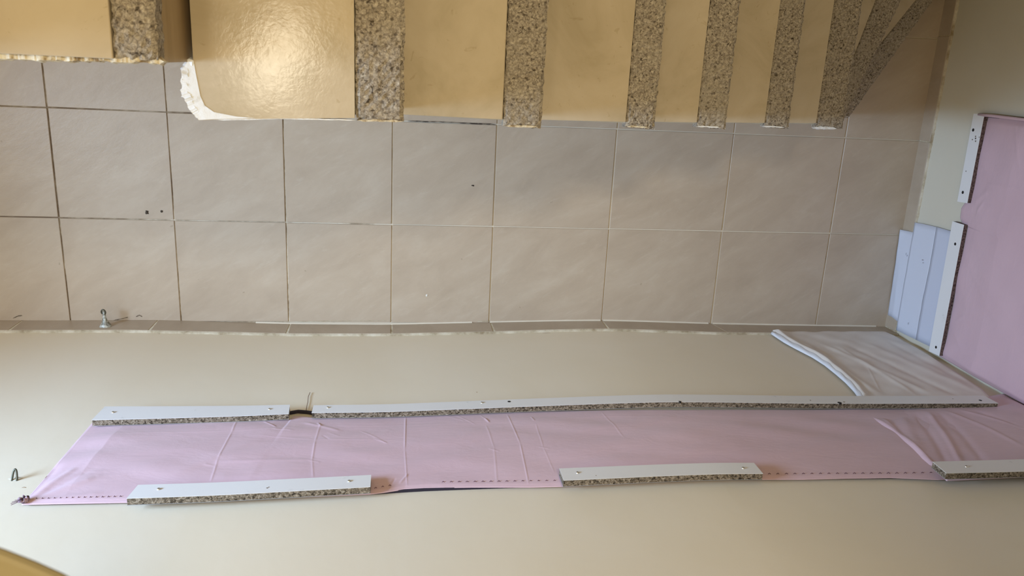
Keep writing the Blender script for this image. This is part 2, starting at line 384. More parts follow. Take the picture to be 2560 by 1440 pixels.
for k_ in range(-6, 6):
    x1 = nos[k_]*H; x0 = nos[k_-1]*H if k_-1 in nos else x1-0.25; z = lev(k_)
    ye = -end[k_]*H; ye0 = ye
    if k_ == 0:
        pA = [at_z(x, y, z) for x, y in ((484,150),(470,152),(455,188),(457,228),(475,268),(497,301),(560,298))]
        body = [(p.x, p.y) for p in pA]+[(x1-0.012, ye+0.004),(x1-0.012, YB),(x0-0.006, YB)]
        core = [(x0, YB),(x0, pA[0].y+0.01),(pA[3].x+0.012, pA[3].y),(pA[5].x+0.012, pA[5].y+0.012),(x1-0.012, ye+0.008),(x1-0.012,YB)]
    else:
        core = [(x0-0.012, ye+(0.010 if k_ > 0 else -0.004)),(x1-0.012, ye+(0.006 if k_ > 0 else -0.004)),(x1-0.012, YB),(x0-0.012, YB)]
        if k_ > 0: core[0] = (x0-0.012, -end[k_-1]*H-0.002)
    V, Fc = prism(core, 0.0 if k_ > -2 else z-0.30, z-0.014)
    st = mesh_obj('step', V, Fc, M_riser if k_ < 0 else M_concrete, stairs)
    xs0 = x1-stripw[k_]*H
    if k_ == 0:
        tr = [(p.x, p.y) for p in pA]+[(xs0-0.0015, ye+0.003),(xs0-0.0015, YB),(x0-0.004, YB),(x0-0.004, pA[0].y)]
    else:
        yl = ye+0.005
        if k_ > 0: yl = -end[k_-1]*H-0.006
        tr = [(x0-0.012, yl+0.004 if k_ > 0 else ye-0.001),(xs0-0.0015, ye+0.009 if k_ > 0 else ye-0.001),(xs0-0.0015, YB),(x0-0.012, YB)]
    V, Fc = prism(tr, z-0.014, z); bevel(mesh_obj('tread', V, Fc, M_tread, st), 0.0015, 2)
    e2 = 0.004 if k_ > 0 else 0.0
    rough_strip([(xs0, ye-e2*0.4),(x1, ye-e2),(x1, YB),(xs0, YB)], z-0.030 if k_ != 0 else z-0.028, z+0.0015, st, 40+k_)
# the two winder steps that turn at the foot
def Z2(px, py, z): p = at_z(px, py, z); return np.array([p.x, p.y])
def extend(p, q, tgt):                         # carry the line p->q on to y = tgt
    s = (tgt-p[1])/(q[1]-p[1]); return p+(q-p)*s
def cap(p, q):                                 # carry p->q on until it meets the end wall
    s = (WX-0.03-p[0])/(q[0]-p[0]); r_ = p+(q-p)*s
    return r_ if r_[1] < 0.62 else extend(p, q, 0.62)
z6, z7 = 2*rs, rs
piv6 = Z2(2108, 306, z6); a6 = Z2(2215, 82, z6); far6 = cap(piv6, a6)
n6 = Z2(2118, 185, z6); m6 = Z2(2190, 0, z6); fl6 = cap(n6, m6); x5 = nos[5]*H
i6 = np.array([x5-0.012, extend(m6, n6, -0.07)[1]])
V, Fc = prism([(x5-0.012, piv6[1]+0.004), tuple(piv6-np.array([0.006,-0.004])), tuple(far6-np.array([0.01,0])), (x5-0.012, 0.62)], 0, z6-0.014)
st = mesh_obj('step', V, Fc, M_concrete, stairs)
V, Fc = prism([(x5-0.012, piv6[1]+0.02), tuple(n6*0.999), tuple(fl6), (x5-0.012, 0.62)], z6-0.014, z6); bevel(mesh_obj('tread', V, Fc, M_tread, st), 0.0015)
hp = extend(m6, n6, piv6[1]+0.10)
rough_strip([tuple(hp), tuple(piv6), tuple(far6), tuple(fl6)], z6-0.03, z6+0.0015, st, 91)
piv7 = Z2(2122, 296, z7); a7 = Z2(2255, 110, z7); far7 = cap(piv7, a7)
b7 = Z2(2290, 0, z7); c7 = Z2(2212, 96, z7); fl7 = cap(c7, b7); hp7 = extend(b7, c7, piv7[1]+0.02)
V, Fc = prism([tuple(piv6-np.array([0.02,0])), tuple(piv7-np.array([0.005,0])), tuple(far7-np.array([0.012,0])), tuple(far6-np.array([0.02,0]))], 0, z7-0.014)
st = mesh_obj('step', V, Fc, M_concrete, stairs)
V, Fc = prism([tuple(piv6-np.array([0.02,-0.03])), tuple(hp7), tuple(fl7), tuple(far6-np.array([0.02,0]))], z7-0.014, z7); bevel(mesh_obj('tread', V, Fc, M_tread, st), 0.0015)
rough_strip([tuple(hp7), tuple(piv7), tuple(far7), tuple(fl7)], z7-0.03, z7+0.0015, st, 92)
# white paint and crumbled plaster along the open ends of the steps
def ragged(name, pts, wid, z, th, m, parent, seed, n=60):
    rg = np.random.default_rng(seed); P = [np.array(p, float) for p in pts]
    seg = np.cumsum([0]+[np.linalg.norm(P[i+1]-P[i]) for i in range(len(P)-1)]); V = []; Fc = []
    jw = np.convolve(rg.random(n+8), np.ones(3)/3, 'same')
    for i in range(n+1):
        s = seg[-1]*i/n; q = np.array([np.interp(s, seg, [p[d] for p in P]) for d in (0,1)])
        q2 = np.array([np.interp(min(s+1e-3, seg[-1]), seg, [p[d] for p in P]) for d in (0,1)])-np.array([np.interp(max(s-1e-3,0), seg, [p[d] for p in P]) for d in (0,1)])
        nn = np.array([-q2[1], q2[0]])/np.linalg.norm(q2); tp_ = min(1, i/3, (n-i)/3)
        a = q+nn*wid*tp_*(0.3+jw[i]); b = q-nn*wid*tp_*(0.25+0.9*jw[i+5]); zz = z+th*(0.4+0.9*jw[i+2])
        V += [(a[0],a[1],z-0.006),(a[0]*0.6+q[0]*0.4,a[1]*0.6+q[1]*0.4,zz),(b[0]*0.6+q[0]*0.4,b[1]*0.6+q[1]*0.4,zz),(b[0],b[1],z-0.012)]
    for i in range(n):
        for q in range(3): Fc.append((i*4+q, (i+1)*4+q, (i+1)*4+q+1, i*4+q+1))
        Fc.append((i*4+3, (i+1)*4+3, (i+1)*4, i*4))
    Fc += [(0,1,2,3),(n*4+3,n*4+2,n*4+1,n*4)]
    return mesh_obj(name, V, Fc, m, parent)
zm = lev(-1)
pts = [Z2(x, y, zm-0.006) for x, y in ((-250,138),(0,141),(100,144),(200,147),(290,149),(360,152),(412,154))]
tag(ragged('plaster_edge', pts, 0.006, zm-0.010, 0.006, M_old_plaster, stairs, 5, 140), 'crumbled pale plaster along the open edge of the upper step')
z0 = lev(0)
pts = [Z2(x, y, z0-0.002) for x, y in ((484,150),(468,156),(460,190),(462,228),(480,268),(499,297))]
tag(ragged('paint_edge', pts, 0.011, z0-0.002, 0.0035, M_white_plaster, stairs, 8, 60), 'thick white paint on the rounded corner of the wide step')
V, Fc = prism([tuple(Z2(x, y, z0)) for x, y in ((484,151),(472,153),(463,156),(457,190),(459,228),(477,268),(497,300),(530,298),(640,295.5),(590,291),(535,280),(512,264),(501,240),(495,210),(489,180))], z0-0.006, z0+0.0006)
tag(mesh_obj('paint_patch', V, Fc, M_white_plaster, stairs), 'white paint spilled over the rounded corner of the wide step')
pts = [Z2(x, y, z0-0.004) for x, y in ((499,297),(560,299),(700,296),(893,300))]
tag(ragged('paint_edge', pts, 0.0018, z0-0.002, 0.001, M_white_plaster, stairs, 9, 60), 'thin cream paint line on the open edge of the wide step')
for k_, (xa, xb, yy) in {0:(893,1008,303), 1:(1262,1345,317), 2:(1567,1620,318), 3:(1742,1800,318), 4:(1906,1962,318), 5:(2033,2092,321)}.items():
    zz = lev(k_); pts = [Z2(xa, yy-2, zz), Z2((xa+xb)/2, yy-1, zz), Z2(xb, yy+0.5, zz)]
    ragged('paint_edge', pts, 0.0035 if k_ < 5 else 0.007, zz-0.001, 0.002, M_white_plaster if k_ in (3,4,5) else M_old_plaster, stairs, 20+k_, 20)

# ------------------------------------------------------------ cloth patches
def smooth_noise(u, v_, seed, n=14, fu=(2,9), fv=(2,9), ang=None):
    rg = np.random.default_rng(seed); o = np.zeros_like(u)
    for i in range(n):
        a, b = rg.uniform(*fu), rg.uniform(*fv)*rg.choice([-1,1]); o += np.sin(a*u+b*v_+rg.uniform(0,6.28))/n**0.5
    return o
def crease_field(X, Z, segs):
    o = np.zeros_like(X)
    for (p, q, amp, wd) in segs:
        p = np.array(p); q = np.array(q); d = q-p; Ls = (d**2).sum()
        tt = np.clip(((X-p[0])*d[0]+(Z-p[1])*d[1])/Ls, 0, 1)
        dist = np.hypot(X-(p[0]+tt*d[0]), Z-(p[1]+tt*d[1]))
        taper = np.minimum(1, np.minimum(tt, 1-tt)*6+0.25)
        o += amp*0.5*taper*np.exp(-(dist/wd)**2)
    return o
def patch(name, lo, hi, nu, nv, place, disp, m, parent, th=0.004):
    """surface between two boundary polylines given in flat (a, h) coordinates; place(a,h,d) -> xyz"""
    def resamp(P, n):
        P = np.array(P, float); s = np.concatenate([[0], np.cumsum(np.hypot(*np.diff(P, axis=0).T))]); s /= s[-1]
        tt = np.linspace(0, 1, n+1); return np.stack([np.interp(tt, s, P[:,0]), np.interp(tt, s, P[:,1])], 1)
    A = resamp(lo, nu); B = resamp(hi, nu); v_ = np.linspace(0,1,nv+1)[None,:,None]
    G = A[:,None,:]*(1-v_)+B[:,None,:]*v_; a, h = G[...,0], G[...,1]
    U = np.linspace(0,1,nu+1)[:,None]*np.ones((1,nv+1)); Vv = np.ones((nu+1,1))*np.linspace(0,1,nv+1)[None]
    D = disp(a, h, U, Vv)
    ed = np.minimum(np.minimum(U*nu, (1-U)*nu), np.minimum(Vv*nv, (1-Vv)*nv)); D = D*np.clip(0.35+ed/6, 0, 1)
    x, y, z = place(a, h, D); V = np.stack([x, y, z], -1).reshape(-1,3).tolist()
    idx = lambda i, j: i*(nv+1)+j; Fc = []
    for i in range(nu):
        for j in range(nv): Fc.append((idx(i,j), idx(i+1,j), idx(i+1,j+1), idx(i,j+1)))
    x2, y2, z2 = place(a, h, D*0-th*0)            # back rim on the support
    border = [(i,0) for i in range(nu+1)]+[(nu,j) for j in range(1,nv+1)]+[(i,nv) for i in range(nu-1,-1,-1)]+[(0,j) for j in range(nv-1,0,-1)]
    b0 = len(V)
    for i, j in border: V.append([x2[i,j], y2[i,j], z2[i,j]])
    mm = len(border)
    for q in range(mm): Fc.append((idx(*border[(q+1)%mm]), idx(*border[q]), b0+q, b0+(q+1)%mm))
    return mesh_obj(name, V, Fc, m, parent, True)
OFFP = 0.006
def on_long(a, h, d): return a, np.interp(a, _gx, _gs)+OFFP+d, h
def on_end(a, h, d): return WX-0.004-d, a, h           # a = y
def pw(*pp, off=0.02): return [tuple(at_w(x, y, off)) for x, y in pp]

# padded band, long piece
pad = empty('wall_cushion', (0, float(wy(0))+OFFP, 0.9))
tag(pad, 'long creased pink vinyl padded band screwed along the cream wall', 'cushion', 'pink padded bands on the walls')
lo = pw((232,1042),(500,1032),(700,1027),(727,1037),(735,1028.5),(755,1029),(779,1032),(1000,1030),(1300,1018),(1700,1014),(2060,1013),(2200,1009),(2440,1002))
lo_r = pw((228,1042),(779,1031),(1200,1018),(1640,1013),(2060,1014),(2440,1002))
hi = pw((52,1247),(316,1242),(925,1222),(960,1218),(1010,1210),(1060,1207),(1110,1206),(1180,1205),(1240,1205),(1330,1205),(1420,1203),(1908,1186),(2010,1186),(2120,1183.5),(2230,1182),(2350,1187),(2450,1180))
cr_px = [((1014,1035),(1012,1125),3.2,3.0),((1012,1125),(1018,1205),2.0,3.0),
 ((590,1050),(580,1078),2.4,4),((580,1078),(545,1148),2.4,4),((545,1148),(527,1200),2.0,4),
 ((800,1060),(788,1105),2.0,4),((788,1105),(780,1150),2.4,4),((780,1150),(783,1190),1.6,4),
 ((1268,1030),(1300,1110),2.6,3),((1300,1110),(1322,1200),2.6,3),
 ((1215,1060),(1235,1120),1.4,4),((1235,1120),(1243,1198),1.4,4),
 ((1340,1060),(1358,1120),1.5,3),((1358,1120),(1386,1175),1.2,3),
 ((1505,1025),(1560,1095),1.6,4),
 ((250,1083),(580,1076),1.2,5),((580,1076),(800,1060),1.6,4),((800,1060),(1214,1055),1.8,3),((1214,1055),(1500,1035),1.6,3),((1500,1035),(1700,1040),1.2,4),
 ((640,1087),(790,1100),2.0,4),((790,1100),(930,1100),1.8,4),
 ((660,1048),(690,1065),4.0,4),((682,1070),(732,1075),4.0,4),((900,1075),(968,1110),2.0,4),((935,1098),(968,1109),2.5,3),
 ((795,1052),(802,1062),5.0,5),((806,1088),(822,1100),-2,5),((820,1080),(850,1092),1.5,5),
 ((510,1160),(540,1165),1.8,4),((770,1150),(800,1155),2.2,4),((1222,1122),(1248,1130),2.0,4),((1345,1118),(1375,1124),1.8,4),
 ((545,1154),(780,1148),1.3,6),((530,1190),(760,1182),1.6,14),((1212,1042),(1222,1052),4,4),((1328,1038),(1336,1050),2.5,4),
 ((1000,1200),(1020,1180),3,5),((968,1215),(988,1190),-4,5),
 ((60,1240),(190,1165),4.0,9),((62,1244),(240,1190),3.0,10),((60,1243),(260,1225),2.0,9),((62,1238),(140,1150),-5.0,14),((62,1242),(230,1172),-2.5,10),
 ((1110,1030),(1160,1048),1.6,4),((1140,1030),(1190,1060),1.6,4),((1200,1030),(1225,1055),1.6,4),
 ((760,1050),(850,1075),2.0,6),((640,1100),(420,1190),0.9,16),((1450,1165),(1700,1105),1.6,20),((1560,1180),(1850,1120),-1.4,22)]
def mk(segs, off=0.02): return [(at_w(*a, off), at_w(*b, off), amp*1e-3*(0.62 if wd < 6 else 1.4), wd*1e-3*(0.52 if wd < 6 else 1.0)) for a, b, amp, wd in segs]
cr = mk(cr_px)
def dpad(a, h, U, Vv):
    puff = 0.003+0.013*np.clip(np.sin(np.pi*np.clip(Vv,0,1)), 0, 1)**0.9*np.clip(U*30, 0.1, 1)
    return puff + crease_field(a, h, cr)*1.0 + 0.0012*smooth_noise(a*3, h*8, 3)*np.clip(Vv*(1-Vv)*5,0,1)
body = patch('cover', lo, hi, 1500, 150, on_long, dpad, M_pink, pad)
# dark backing strip peeping out below the cover along the upper edge, and at the lower left
def flat_strip(name, pts, wid, off, th, m, parent, place='long'):
    V = []; Fc = []
    for a, h in pts:
        wv = wid if not isinstance(wid, dict) else 0
        y = float(wy(a))
        V += [(a, y+off, h-wid), (a, y+off+th, h-wid), (a, y+off+th, h+wid), (a, y+off, h+wid)]
    n_ = len(pts)
    for i in range(n_-1):
        for q in range(4): Fc.append((i*4+q, (i+1)*4+q, (i+1)*4+(q+1)%4, i*4+(q+1)%4))
    Fc += [(0,1,2,3),(n_*4-1,n_*4-2,n_*4-3,n_*4-4)]
    return mesh_obj(name, V, Fc, m, parent)
flat_strip('backing_board', pw((60,1251),(180,1249.5),(316,1246),(600,1236),(925,1226),(1000,1221),(1060,1217.5),(1110,1215.5),(1180,1213),(1300,1208.5),(1405,1204.5), off=0.008), 0.0055, 0.0005, 0.0065, M_backing, pad)
flat_strip('backing_board', pw((1905,1190),(2000,1189),(2120,1188),(2240,1187),(2360,1187), off=0.008), 0.0045, 0.0005, 0.0065, M_backing, pad)
flat_strip('backing_board', pw((724,1031),(745,1027.5),(765,1029),(781,1031), off=0.006), 0.004, 0.001, 0.007, M_backing, pad)
V = []; Fc = []                                  # stitches
def stitch_line(p, q, n_, off=0.0125):
    for i in range(n_):
        f0 = (i+0.2)/n_; f1 = f0+0.42/n_
        A = at_w(p[0]+(q[0]-p[0])*f0, p[1]+(q[1]-p[1])*f0, off); B = at_w(p[0]+(q[0]-p[0])*f1, p[1]+(q[1]-p[1])*f1, off)
        v0, f0_ = tube([(A[0], wy(A[0])+off-0.0025, A[1]), ((A[0]+B[0])/2, wy(A[0])+off+0.0010, (A[1]+B[1])/2), (B[0], wy(B[0])+off-0.0025, B[1])], 0.0007, 5)
        b_ = len(V); V.extend(v0); Fc.extend([tuple(b_+x for x in fc) for fc in f0_])
stitch_line((85,1246), (310,1240), 15); stitch_line((932,1220), (985,1211), 3); stitch_line((1100,1204), (1398,1200.5), 15)
stitch_line((1915,1184), (2340,1181), 20)
tag(mesh_obj('stitching', V, Fc, M_thread, pad), 'dark purple running stitches', kind='stuff')
# knotted gathered corner
kc = at_w(58, 1243, 0.02); V = []; Fc = []; rr = random.Random(3)
for i in range(9):
    th = i*0.9; p0 = (kc[0]+0.003*math.cos(th), wy(kc[0])+0.010, kc[1]+0.003*math.sin(th))
    p1 = (kc[0]+0.008*math.cos(th), wy(kc[0])+0.017+0.003*math.sin(3*i), kc[1]+0.007*math.sin(th)); p2 = (kc[0]+0.010*math.cos(th+.6), wy(kc[0])+0.012, kc[1]+0.009*math.sin(th+.6))
    v0, f0_ = tube([p0,p1,p2], [0.003,0.0042,0.0015], 6); b_ = len(V); V += v0; Fc += [tuple(b_+x for x in fc) for fc in f0_]
M_knot = mat('bunched_purple_cloth', (0.22,0.10,0.12), 0.6)
setc(M_knot, ramp(M_knot, noise(M_knot, coords(M_knot), 90, 4), [(0.42,(0.05,0.02,0.035)),(0.58,(0.50,0.33,0.38))]))
tag(mesh_obj('gathered_corner', V, Fc, M_knot, pad, True), 'bunched dark purple corner of the cover')
V = []; Fc = []
for i in range(7):
    th = 2.4+i*0.35; v0, f0_ = tube([(kc[0], wy(kc[0])+0.012, kc[1]), (kc[0]+0.014*math.cos(th), wy(kc[0])+0.012, kc[1]+0.010*math.sin(th)), (kc[0]+0.024*math.cos(th+.2), wy(kc[0])+0.008, kc[1]+0.018*math.sin(th+.25))], 0.0006, 4)
    b_ = len(V); V += v0; Fc += [tuple(b_+x for x in fc) for fc in f0_]
tag(mesh_obj('loose_threads', V, Fc, M_thread, pad), kind='stuff')

# padded band, corner piece of the long wall (overlaps the first)
pad2 = empty('wall_cushion', (1.6, float(wy(1.6))+OFFP, 0.9))
tag(pad2, 'short fan-pleated pink vinyl padded band near the room corner, overlapping the long band', 'cushion', 'pink padded bands on the walls')
s_lo = at_w(2160, 1022, 0.03); s_hi = at_w(2335, 1152, 0.03)
xr = WX-0.006
seam = pw((2150,1016),(2185,1040),(2225,1068),(2265,1100),(2300,1128),(2322,1146),(2338,1153),(2372,1178), off=0.032)
right = [(xr, 0.236*H), (xr, 0.30*H), (xr, 0.36*H), (xr, 0.415*H)]
cr2 = mk([((2320,1020),(2410,1155),5.0,9),((2290,1020),(2375,1155),-3.5,11),((2345,1020),(2480,1160),-3,12),((2365,1018),(2560,1110),3.0,9),((2400,1015),(2600,1080),2.6,8),((2250,1020),(2300,1120),2.4,14),((2215,1020),(2262,1090),-2.2,12),((2430,1015),(2640,1100),-2,10),((2200,1030),(2330,1150),1.5,6),((2302,1130),(2338,1152),4.0,6)], 0.03)
def dpad2(a, h, U, Vv):
    puff = 0.003+0.017*np.sin(np.pi*Vv)**0.9*np.clip((1-U)*20,0.3,1)+0.0045*np.exp(-U/0.04)*np.clip(Vv*6,0.2,1)
    return puff + crease_field(a, h, cr2)*np.clip(Vv*5-0.15, 0.0, 1) + 0.0012*smooth_noise(a*4, h*9, 5)
patch('cover', seam, right, 150, 170, on_long, lambda a,h,U,Vv: dpad2(a,h,Vv,U), M_pink, pad2)

# padded band on the end wall
pad3 = empty('wall_cushion', (WX, -0.45, 0.4))
tag(pad3, 'tall pink vinyl padded panel on the end wall', 'cushion', 'pink padded bands on the walls')
def pe(*pp, off=0.02): return [(at_x(x, y, WX-off).y, at_x(x, y, WX-off).z) for x, y in pp]
lo3 = pe((2470,290),(2455,370),(2440,440),(2428,500),(2412,506),(2402,520),(2399,545),(2405,562),(2420,566),(2408,640),(2390,740),(2372,840),(2350,902), off=0.007)
lo3 = [(a_, h_-(0.0 if 4 <= i_ <= 7 else 0.022)) for i_, (a_, h_) in enumerate(lo3)]
lo3[-1] = (float(wy(WX))+0.012, lo3[-1][1])
top3 = 0.30*H
hi3 = [(lo3[0][0]+0.0, top3), (lo3[3][0], top3), (lo3[8][0], top3), (lo3[-1][0], top3)]
cr3 = [(np.array(a_), np.array(b_), am*1e-3, wd*1e-3) for (a_, b_, am, wd) in [
  (*pe((2430,505),(2470,478)),4.5,9),(*pe((2425,525),(2440,530)),-5,9),(*pe((2440,530),(2458,505)),4,6),(*pe((2460,460),(2560,475)),2,7),(*pe((2410,580),(2560,700)),3.5,20),
  (*pe((2400,620),(2560,760)),-3,18),(*pe((2405,640),(2500,810)),2,10),(*pe((2385,800),(2410,790)),3,6),(*pe((2380,830),(2400,870)),3,7),(*pe((2370,880),(2480,890)),-3,14),(*pe((2445,400),(2470,440)),2.4,5),(*pe((2540,300),(2555,420)),2.2,6)]]
def dpad3(a, h, U, Vv):
    puff = 0.002+0.022*np.clip(Vv*2.6,0,1)**0.9
    return puff+crease_field(a, h, cr3)*np.clip(Vv*5,0.1,1)+0.0012*smooth_noise(a*6, h*6, 11)
patch('cover', lo3, hi3, 170, 130, on_end, dpad3, M_pink, pad3)
e_ = lo3[0]
v0, f0_ = tube([(WX-0.020, e_[0]+0.002, e_[1]-0.004),(WX-0.026, e_[0]+0.003, e_[1]+0.06),(WX-0.022, e_[0]+0.001, e_[1]+0.2),(WX-0.024, e_[0]+0.002, top3)], 0.0048, 8)
mesh_obj('rolled_edge', v0, f0_, M_pink, pad3, True)
box('backing_board', (WX-0.010, e_[0]-0.004, e_[1]-0.012), (WX-0.002, e_[0]+0.0065, top3), M_backing, pad3)

# ------------------------------------------------------------ white laminated chipboard battens
def batten_long(label, a0, a1, b0, b1, screws, holes, marks=(), off=0.015, th=0.016, core_mat=None, grp=None):
    """a0..: pixel corners of the white face: lower-left, lower-right (nearest the floor), upper-left, upper-right"""
    core_mat = core_mat or M_chip
    A0, A1, B0, B1 = [at_w(*p, off+th) for p in (a0, a1, b0, b1)]
    root = empty('batten', ((A0[0]+A1[0])/2, float(wy((A0[0]+A1[0])/2))+off, (A0[1]+B1[1])/2))
    tag(root, label, 'batten', grp)
    n_ = 40
    def slab(name, y0, y1, m, inset=0.0):
        V = []; Fc = []
        for i in range(n_+1):
            f_ = i/n_; lo_ = A0*(1-f_)+A1*f_; hi_ = B0*(1-f_)+B1*f_
            if i == 0: lo_ = lo_+np.array([inset,0]); hi_ = hi_+np.array([inset,0])
            if i == n_: lo_ = lo_-np.array([inset,0]); hi_ = hi_-np.array([inset,0])
            V += [(lo_[0], wy(lo_[0])+y0, lo_[1]+inset),(lo_[0], wy(lo_[0])+y1, lo_[1]+inset),(hi_[0], wy(hi_[0])+y1, hi_[1]-inset),(hi_[0], wy(hi_[0])+y0, hi_[1]-inset)]
        for i in range(n_):
            for q in range(4): Fc.append((i*4+q, (i+1)*4+q, (i+1)*4+(q+1)%4, i*4+(q+1)%4))
        Fc += [(0,1,2,3), (n_*4+3,n_*4+2,n_*4+1,n_*4)]
        return mesh_obj(name, V, Fc, m, root)
    slab('chipboard_core', off+0.0008, off+th-0.0008, core_mat, 0.0006)
    slab('laminate_back', off, off+0.0008, M_edge)
    face = slab('laminate_face', off+th-0.0008, off+th, M_lam); tag(face, 'white laminated face')
    for (px, py) in screws: screw_on(root, px, py, off+th)
    for (px, py, r) in holes:
        p = at_w(px, py, off+th); V, Fc = tube([(p[0], wy(p[0])+off+th-0.003, p[1]), (p[0], wy(p[0])+off+th+0.0004, p[1])], r, 12); tag(mesh_obj('screw_hole', V, Fc, M_hole, root), 'dark countersunk screw hole')
    for (px, py, r) in marks:
        p = at_w(px, py, off+th); V, Fc = tube([(p[0], wy(p[0])+off+th-0.001, p[1]), (p[0], wy(p[0])+off+th+0.0003, p[1])], r, 7); mesh_obj('chipped_spot', V, Fc, M_dark_mark, root)
    return root
def screw_on(root, px, py, dd, r=0.0042):
    p = at_w(px, py, dd); x, z = p; y = float(wy(x))+dd
    V = []; Fc = []; n_ = 14                       # domed head with a slot recess
    prof = [(1.0,-0.001),(1.0,0.0006),(0.75,0.0021),(0.42,0.0026),(0.36,0.0012),(0.0,0.0012)]
    for q, (rr_, d) in enumerate(prof):
        for j in range(n_): V.append((x+r*rr_*math.cos(2*math.pi*j/n_), y+d, z+r*rr_*math.sin(2*math.pi*j/n_)))
    for q in range(len(prof)-1):
        for j in range(n_): Fc.append((q*n_+j, (q+1)*n_+j, (q+1)*n_+(j+1)%n_, q*n_+(j+1)%n_))
    tag(mesh_obj('screw', V, Fc, M_screw, root, True), 'bright zinc screw head')
G1 = 'white chipboard battens on the long wall'
batten_long('white batten at the left end of the lower edge of the pink band', (262,1016),(725,1011.5),(229,1050),(722,1034.5), [(283,1031),(674,1023)], [], [], grp=G1)
batten_long('longest white batten, along the lower edge of the pink band into the corner', (784,1013),(2460,989),(779,1032),(2496,1008), [(820,1019),(1205,1007)], [(1273,1004,0.0045),(1700,1004,0.004),(2099,1007,0.006),(2451,1001,0.0045)], [(2026,1001,0.002),(2110,1005,0.003),(2382,997,0.0015)], grp=G1)
batten_long('white batten at the left end of the upper edge of the pink band', (345,1212),(928,1187),(316,1246),(926,1217), [(397,1223),(873,1203)], [], [(668,1220,0.002),(672,1218,0.0015)], grp=G1)
batten_long('white batten on the upper edge of the pink band near its middle', (1398,1171),(1885,1157),(1409,1201),(1908,1184), [(1444,1182),(1858,1170.5)], [], [(1490,1189,0.0012)], grp=G1)
batten_long('white batten on the upper pink edge, cut off by the right picture edge', (2331,1154),(2720,1143),(2366,1183),(2790,1172), [(2416,1166.5)], [], [], off=0.03, grp=G1)
def batten_end(label, px4, holes, marks=(), off=0.008, th=0.016):
    Q = [at_x(x, y, WX-off-th) for x, y in px4]     # outer-top, outer-bottom, inner-bottom, inner-top of the white face
    root = empty('batten', (WX-off, (Q[0].y+Q[2].y)/2, Q[0].z)); tag(root, label, 'batten', 'white battens on the end wall')
    def slab(name, x0, x1, m, ins=0.0):
        V = [(x, q.y+(ins if q.y < root.location.y else -ins), q.z+(ins if i in (0,1) else -ins)) for x in (x0, x1) for i, q in enumerate(Q)]
        return mesh_obj(name, V, [(3,2,1,0),(4,5,6,7),(0,1,5,4),(1,2,6,5),(2,3,7,6),(3,0,4,7)], m, root)
    slab('chipboard_core', WX-off-0.0008, WX-off-th+0.0008, M_chipdark, 0.0006); slab('laminate_back', WX-off, WX-off-0.0008, M_edge)
    tag(slab('laminate_face', WX-off-th+0.0008, WX-off-th, M_lam), 'white laminated face')
    for (px, py, r) in holes:
        p = at_x(px, py, WX-off-th); V, Fc = tube([(p.x+0.003, p.y, p.z),(p.x-0.0004, p.y, p.z)], r, 12); tag(mesh_obj('screw_hole', V, Fc, M_hole, root), 'dark screw hole')
    for (px, py, r) in marks:
        p = at_x(px, py, WX-off-th); V, Fc = tube([(p.x+0.001, p.y, p.z),(p.x-0.0003, p.y, p.z)], r, 7); mesh_obj('chipped_spot', V, Fc, M_dark_mark, root)
batten_end('white batten with dark scuff marks high on the end wall, beside the pink panel', [(2434,284),(2393,504),(2418,508),(2461,286)], [(2433,325,0.0052),(2407,481,0.0052)], [(2439,341,0.0025),(2439,346,0.003),(2439,353,0.0028),(2431,349,0.0022),(2448,343,0.0018),(2415,428,0.002)])
batten_end('longer white batten on the end wall above the paper sheet, reaching the corner', [(2381,553),(2322,878),(2348,890),(2410,562)], [(2388,610,0.0050),(2340,868,0.0050)])

# ------------------------------------------------------------ paper on the end wall
pz = lambda x, y, off: at_x(x, y, WX-off)
paper = empty('paper_sheet', (WX-0.012, -0.75, 0.1)); tag(paper, 'bluish white paper sheets taped over the skirting of the end wall, below the batten', 'paper')
def sheet(name, rows, m, parent, th=0.0012, sub=6):
    """rows: list of rows of 3D points (equal count)"""
    P = np.array([[tuple(p) for p in r] for r in rows], float)
    def up(A, ax, k_):
        n_ = A.shape[ax]; tt = np.linspace(0, n_-1, (n_-1)*k_+1); i0 = np.minimum(tt.astype(int), n_-2); f_ = tt-i0
        a = np.take(A, i0, ax); b = np.take(A, i0+1, ax); sh = [1,1,1]; sh[ax] = len(tt); f_ = f_.reshape(sh)
        return a*(1-f_)+b*f_
    P = up(up(P, 0, sub), 1, sub); nr, nc = P.shape[:2]
    d = 0.0004*smooth_noise(P[...,1]*12, P[...,2]*22, 21); P[...,0] -= d
    V = P.reshape(-1,3).tolist(); Fc = []
    for i in range(nr-1):
        for j in range(nc-1): Fc.append((i*nc+j, i*nc+j+1, (i+1)*nc+j+1, (i+1)*nc+j))
    o = mesh_obj(name, V, Fc, m, parent, True)
    s = o.modifiers.new('solid', 'SOLIDIFY'); s.thickness = th; s.offset = 0; return o
fz = lambda x, y: at_z(x, y, 0.004)
rows = [[fz(2250,574), fz(2241,640), fz(2230,715), fz(2219,787)],
        [pz(2262,576,0.016), pz(2252,642,0.016), pz(2241,720,0.016), pz(2231,793,0.016)],
        [pz(2280,580,0.0120), pz(2270,650,0.0118), pz(2256,730,0.0118), pz(2243,803,0.0118)],
        [pz(2294,584,0.0095), pz(2290,655,0.0095), pz(2275,735,0.0095), pz(2258,812,0.0095)]]
sheet('lower_flap', rows, M_paper, paper, 0.0005)
rows = [[pz(2287,556,0.0125), pz(2270,650,0.0125), pz(2256,730,0.0125), pz(2240,825,0.0125)],
        [pz(2310,560,0.010), pz(2294,655,0.010), pz(2278,740,0.010), pz(2262,836,0.010)],
        [pz(2344,568,0.008), pz(2326,665,0.008), pz(2308,755,0.008), pz(2292,850,0.008)]]
sheet('main_sheet', rows, M_paper, paper, 0.0005)
